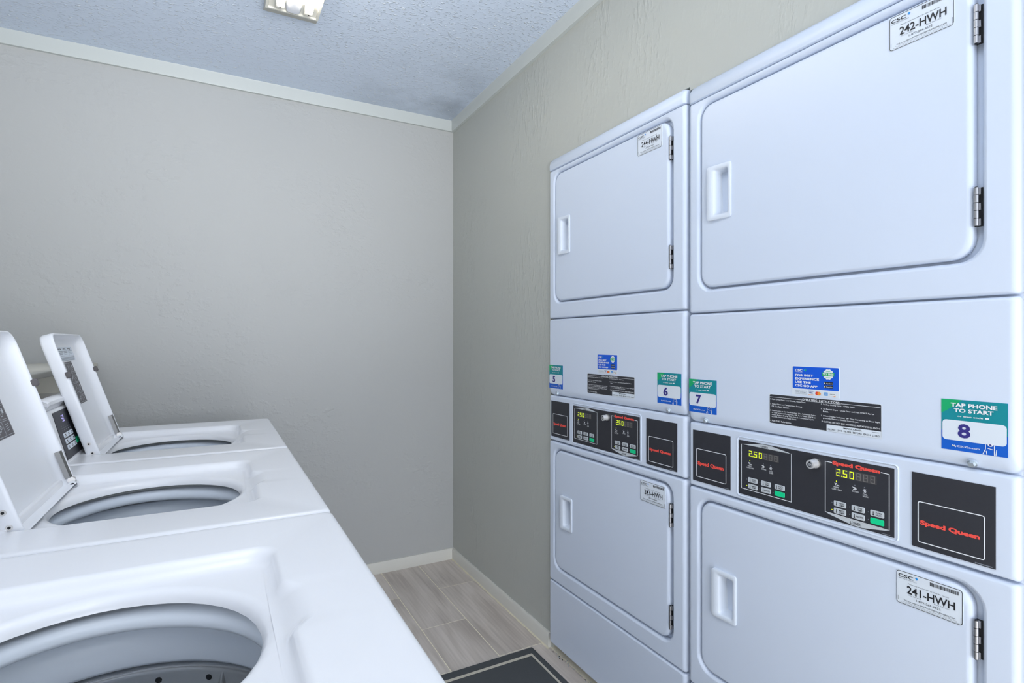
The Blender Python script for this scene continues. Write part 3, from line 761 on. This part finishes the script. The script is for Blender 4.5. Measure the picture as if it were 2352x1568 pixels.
    for k in range(4):
        a = PI / 2 * k; c, s_ = math.cos(a), math.sin(a)
        L = [[(oc[0] + rr_ * c - tt * s_, oc[1] + rr_ * s_ + tt * c, z) for rr_, tt in ((.02, -.004), (ro, -.003), (ro, .003), (.02, .004))] for z, ro in ((.68, .034), (.60, .06), (.52, .09), (.47, .15), (.452, .16))]
        b.loft(L, M_tub)
    b.build('agitator', root, 40)
    # lid, opened and leaning back
    b = MB(); hw = .183; LN = .353
    def LL(i, t, r=.030, x=0): return [lidp(px, ps, t) for px, ps in rr(-hw + i, hw - i, i * .5, LN - i, (.010, .010, r, r), 5)]
    L = [LL(.006, .0300, .028), LL(.0015, .0285), LL(0, .024), LL(0, .006), LL(.0008, .0015), LL(.003, .0), LL(.005, .0010), LL(.0062, .004), LL(.008, .012), LL(.013, .019), LL(.022, .0235), LL(.034, .0250)]
    b.loft(L[::-1], M_lid, True, True)
    lid = b.build('lid', root, 60, wn=False)
    for sx, sh in ((-1, 0), (1, 0)):
        b = MB()
        L = [[lidp(sx * (hw - .001) + px, .236 + ps, t) for px, ps in rr(-.0055, .0055, -.0085, .0085, .004, 3)] for t in (.004, -.004)] + [[lidp(sx * (hw - .001) + px, .236 + ps, -.007) for px, ps in rr(-.0035, .0035, -.0065, .0065, .003, 3)]]
        b.loft(L, M_rub, True, True); b.build('bumper', lid, 40)
    for s_ in (.020, .046):
        for sg in (-1, 1):
            b = MB(); c0 = Vector(lidp(sg * (hw + .0006), s_, .015)); d_ = Vector((.0012 * sg, 0, 0))
            b.tube(tuple(c0), tuple(c0 + d_), .0048, M_metal, 14); b.tube(tuple(c0 + d_ * .95), tuple(c0 + d_ * 1.3), .0024, M_dark, 8)
            b.build('screw', lid, 30)
    b = MB(); s1 = 1
    L = [[lidp(.1745 + px, s_, t) for px, t in ((-.0055, .004), (.0040, .001), (.0045, .009), (-.005, .013))] for s_ in (.018, .020, .078, .080)]
    b.loft(L, mat('hinge_steel', rgb(150, 150, 150), .4, 1.0), True, True)
    b.tube(lidp(.166, .002, .004), lidp(.182, .002, .004), .0085, M_chrome, 16); b.tube(lidp(.170, .012, .004), lidp(.180, .012, .004), .007, M_metal, 14)
    b.tube(lidp(.1655, .002, .004), lidp(.166, .002, .004), .004, M_dark, 10)
    hg = b.build('lid_hinge', lid, 40); tag(hg, 'chrome hinge strip')
    b = MB()
    # underside prints in the lid plane, drawn in (x, s)
    q = MB(); y = .0243
    q.rect(-.042, .042, .150, .275, y, M_pic, .002)
    for r in range(4):
        for c in range(2):
            x0 = -.0395 + c * .0400; z0 = .1530 + r * .0302
            q.frame(x0, x0 + .0385, z0, z0 + .0275, .0007, y - .0003, M_lgrey, .002)
            cx, cz = x0 + .019, z0 + .0135; k = (r * 2 + c) % 4
            if k == 0:
                for a in (-.008, 0, .008): q.ring(circ(cx + a, cz + a * .5, .005, .004, 2), circ(cx + a, cz + a * .5, .0035, .0026, 2), y - .0003, M_lgrey)
            elif k == 1:
                for a in (-.006, -.002, .002, .006): q.line((cx - .010, cz + a), (cx + .010, cz + a + .002), .0008, y - .0003, M_lgrey)
            elif k == 2:
                q.line((cx - .009, cz - .008), (cx + .006, cz + .008), .0012, y - .0003, M_lgrey); q.line((cx - .004, cz + .008), (cx + .009, cz - .006), .0012, y - .0003, M_lgrey)
            else:
                q.frame(cx - .009, cx + .001, cz - .008, cz + .004, .001, y - .0003, M_lgrey, .001); q.rect(cx + .003, cx + .010, cz - .002, cz + .008, y - .0003, M_lgrey)
    q.xform(lambda x, t, s_: lidp(x, s_, t)); pn = q.build('pictogram_label', lid, 0); tag(pn, 'dark grey pictogram label inside the lid')
    q = MB(); q.rect(-.112, .112, .278, .320, y + .0002, M_plate)
    for c in range(4):
        x0 = -.108 + c * .055
        q.rect(x0, x0 + .018, .3130, .3150, y - .0002, M_ink); q.rect(x0 + .022, x0 + .030, .3110, .3155, y - .0002, M_ink)
        q.frame(x0 - .002, x0 + .051, .292, .3175, .0005, y - .0002, M_grey, .001)
        for k in range(3): q.rect(x0, x0 + .044 - (k * 7 % 3) * .006, .3065 - k * .0045, .3078 - k * .0045, y - .0002, M_grey)
    for k in range(4): q.rect(-.108, .108 - k * .004, .2875 - k * .0030, .2888 - k * .0030, y - .0002, M_grey)
    q.xform(lambda x, t, s_: lidp(x, s_, t)); pn = q.build('text_label', lid, 0); tag(pn, 'white instruction label inside the lid')
    # seam strip along the hinge line
    b = MB(); b.box(-.186, .186, .4790, .4805, .886, .8985, M_dark); b.build('hinge_gap', root, 0)
    # control console
    b = MB()
    xw = .326
    body = [(.500, .905), (.534 - .0005, 1.034), (.5360, 1.0400), (.5420, 1.0405), (.5400, 1.0470), (.5330, 1.0560), (.5335, 1.0640), (.5420, 1.0690), (.560, 1.0680), (.600, 1.0520), (.640, 1.040), (.690, 1.038), (.690, .905)]
    def CLp(x, k): 
        cy, cz = .58, .98
        return [(x, cy + (y - cy) * k, .905 + (z - .905) * (1 - (1 - k) * .6)) for y, z in body]
    b.loft([CLp(-xw, .965), CLp(-xw + .002, .985), CLp(-xw + .008, 1), CLp(xw - .008, 1), CLp(xw - .002, .985), CLp(xw, .965)], M_wash, True, True)
    con = b.build('console', root, 40)
    q = MB(); q.box(-.300, .300, -.0016, .003, .0128, .1335, M_blk)
    q.xform(lambda x, t, s_: conp(x, s_, t)); fa = q.build('console_panel', root, 0); tag(fa, 'black keypad fascia')
    q = MB()
    digit(q, '5', -.238, .104, .0085, .0165, -.0021, M_vled); digit(q, '0', -.226, .104, .0085, .0165, -.0021, M_vled)
    q.xform(lambda x, t, s_: conp(x, s_, t)); q.build('display', fa, 0)
    for r in range(3):
        for c in range(3):
            q = MB(); x0 = -.268 + c * .0320; z0 = .0335 + r * .0155
            q.loft([[(x, yy, z) for x, z in rr(x0 + i, x0 + .026 - i, z0 + i, z0 + .0118 - i, .0015, 2)] for i, yy in ((0, -.001), (0, -.0026), (.0004, -.003))], M_plate, False, True)
            q.line((x0 + .007, z0 + .004), (x0 + .019, z0 + .004), .0012, -.0033, M_ink); q.rect(x0 + .009, x0 + .016, z0 + .006, z0 + .009, -.0033, M_ink)
            q.xform(lambda x, t, s_: conp(x, s_, t)); q.build('key', fa, 0)
    q = MB(); q.loft([[(x, yy, z) for x, z in rr(-.168 + i, -.142 - i, .036 + i, .052 - i, .0015, 2)] for i, yy in ((0, -.001), (0, -.0026), (.0004, -.003))], M_green, False, True)
    q.xform(lambda x, t, s_: conp(x, s_, t)); tag(q.build('key', fa, 0), 'green start key')
    q = MB()
    for r in range(3):
        for c in range(5): q.poly(circ(-.262 + c * .019, .083 + r * .006, .0022, .0014, 1), -.0019, M_lgrey if r < 1 else M_grey)
    q.xform(lambda x, t, s_: conp(x, s_, t)); q.build('indicator_print', fa, 0)
    b = MB(); b.tube((-xw - .0005, .556, 1.052), (-xw - .004, .556, 1.052), .0105, M_wash, 20); b.tube((-xw - .0035, .556, 1.052), (-xw - .0045, .556, 1.052), .0075, M_lgrey, 20);
    b.build('console_plug', root, 40)
    b = MB(); b.tube((-.30, .575, 1.060), (-.30, .573, 1.0665), .006, M_metal, 12, .004); b.build('console_screw', root, 40)
    return root
labels = ['white top-load washer nearest the camera, its large drum opening cut by the photo\'s bottom edge',
          'middle white top-load washer of the row, its open lid cut by the photo\'s left edge',
          'far white top-load washer nearest the back wall, lid leaning back with pictogram label fully shown']
for yc, lb in zip((.675, 1.335, 2.000), labels): make_washer(yc, lb)

# ------------------------------------------------------------------ ceiling lamps
def make_lamp(loc, label):
    root = empty('ceiling_lamp', loc, 0, label, 'lamp')
    y1 = .60; y0 = -.60; hwx = .088
    b = MB()
    # pan: sloped sides up to the ceiling, recessed white face
    b.add([(-hwx, y0, -.052), (hwx, y0, -.052), (hwx, y1, -.052), (-hwx, y1, -.052), (-.086, y0 - .11, 0), (.1, y0 - .11, 0), (.1, y1 + .118, 0), (-.086, y1 + .118, 0)],
          [(0, 1, 5, 4), (1, 2, 6, 5), (2, 3, 7, 6), (3, 0, 4, 7)], M_fixe)
    b.build('lamp_housing', root, 0)
    b = MB()
    R = lambda i, z: [(x, y, z) for x, y in rr(-hwx + i, hwx - i, y0 + i, y1 - i, .002, 1)]
    b.loft([R(0, -.052), R(.0, -.0545), R(.008, -.0555), R(.009, -.050), R(.012, -.049)], M_fixt, False, True)
    b.build('lamp_pan', root, 0)
    b = MB()
    L = [[(x, y, z) for x, z in ((-.026, -.050), (-.021, -.062), (-.014, -.066), (.014, -.066), (.021, -.062), (.026, -.050))] for y in (y0 + .03, y1 - .03)]
    b.loft(L, mat('ballast_cover', rgb(214, 218, 228), .4), True, True); b.build('ballast_cover', root, 30)
    for sx in (-1, 1):
        b = MB(); b.tube((sx * .046, y0 + .085, -.0735), (sx * .046, y1 - .085, -.0735), .0127, M_tube, 20)
        b.build('lamp_tube', root, 40)
        for e in (y0 + .060, y1 - .080):
            b = MB(); b.box(sx * .046 - .013, sx * .046 + .013, e, e + .016, -.082, -.049, M_fixt, .003); b.tube((sx * .046, e + .008, -.0826), (sx * .046, e + .008, -.0822), .003, M_dark, 8)
            b.build('lamp_holder', root, 40)
    return root
make_lamp((.237, 1.49, ZC - .0005), 'white ceiling strip lamp with two lit fluorescent tubes above the aisle')

# ------------------------------------------------------------------ floor mat
mt_ = empty('floor_mat', (.62, 1.28, 0), 0, 'dark grey rubber floor mat with a pale border stripe, between washers and dryers', 'mat')
x0, x1, y0, y1 = .165, 1.094, .60, 1.853
b = MB(); L = [[(x, y, z) for x, y in rr(x0 + i, x1 - i, y0 + i, y1 - i, .003, 2)] for i, z in ((0, .0005), (0, .004), (.002, .0055))]
b.loft(L, M_matr, True, True); rel(b, mt_).build('mat_body', mt_, 0)
b = MB()
def fr(i, z): return [(x, y, z) for x, y in rr(x0 + i, x1 - i, y0 + i * 1.6, y1 - i * 1.6, .001, 1)]
b.loft([fr(.0245, .0056), fr(.0245, .0062), fr(.0330, .0062), fr(.0330, .0056)], M_mats)
rel(b, mt_).build('mat_stripe', mt_, 0)

# lint and grit gathered under the front edge of the dryer nearer the corner
b = MB(); rnd = random.Random(3)
for k in range(70):
    y = 1.79 - rnd.random() * .34; x = 1.158 + rnd.uniform(-.008, .010); r = rnd.uniform(.001, .0032); n = 6
    a0 = rnd.random() * 6
    ring_ = [(x + r * rnd.uniform(.6, 1.2) * math.cos(a0 + 2 * PI * q / n), y + 1.6 * r * rnd.uniform(.6, 1.2) * math.sin(a0 + 2 * PI * q / n), .0006) for q in range(n)]
    top = [(x + (p[0] - x) * .5, y + (p[1] - y) * .5, .0006 + r * .5) for p in ring_]
    b.loft([ring_, top], rnd.choice([M_lint, M_caulk, M_gal]), False, True)
tag(b.build('floor_lint', smooth=0), 'grey and cream lint and grit on the floor under the corner dryer\'s front edge', 'lint', kind='stuff')
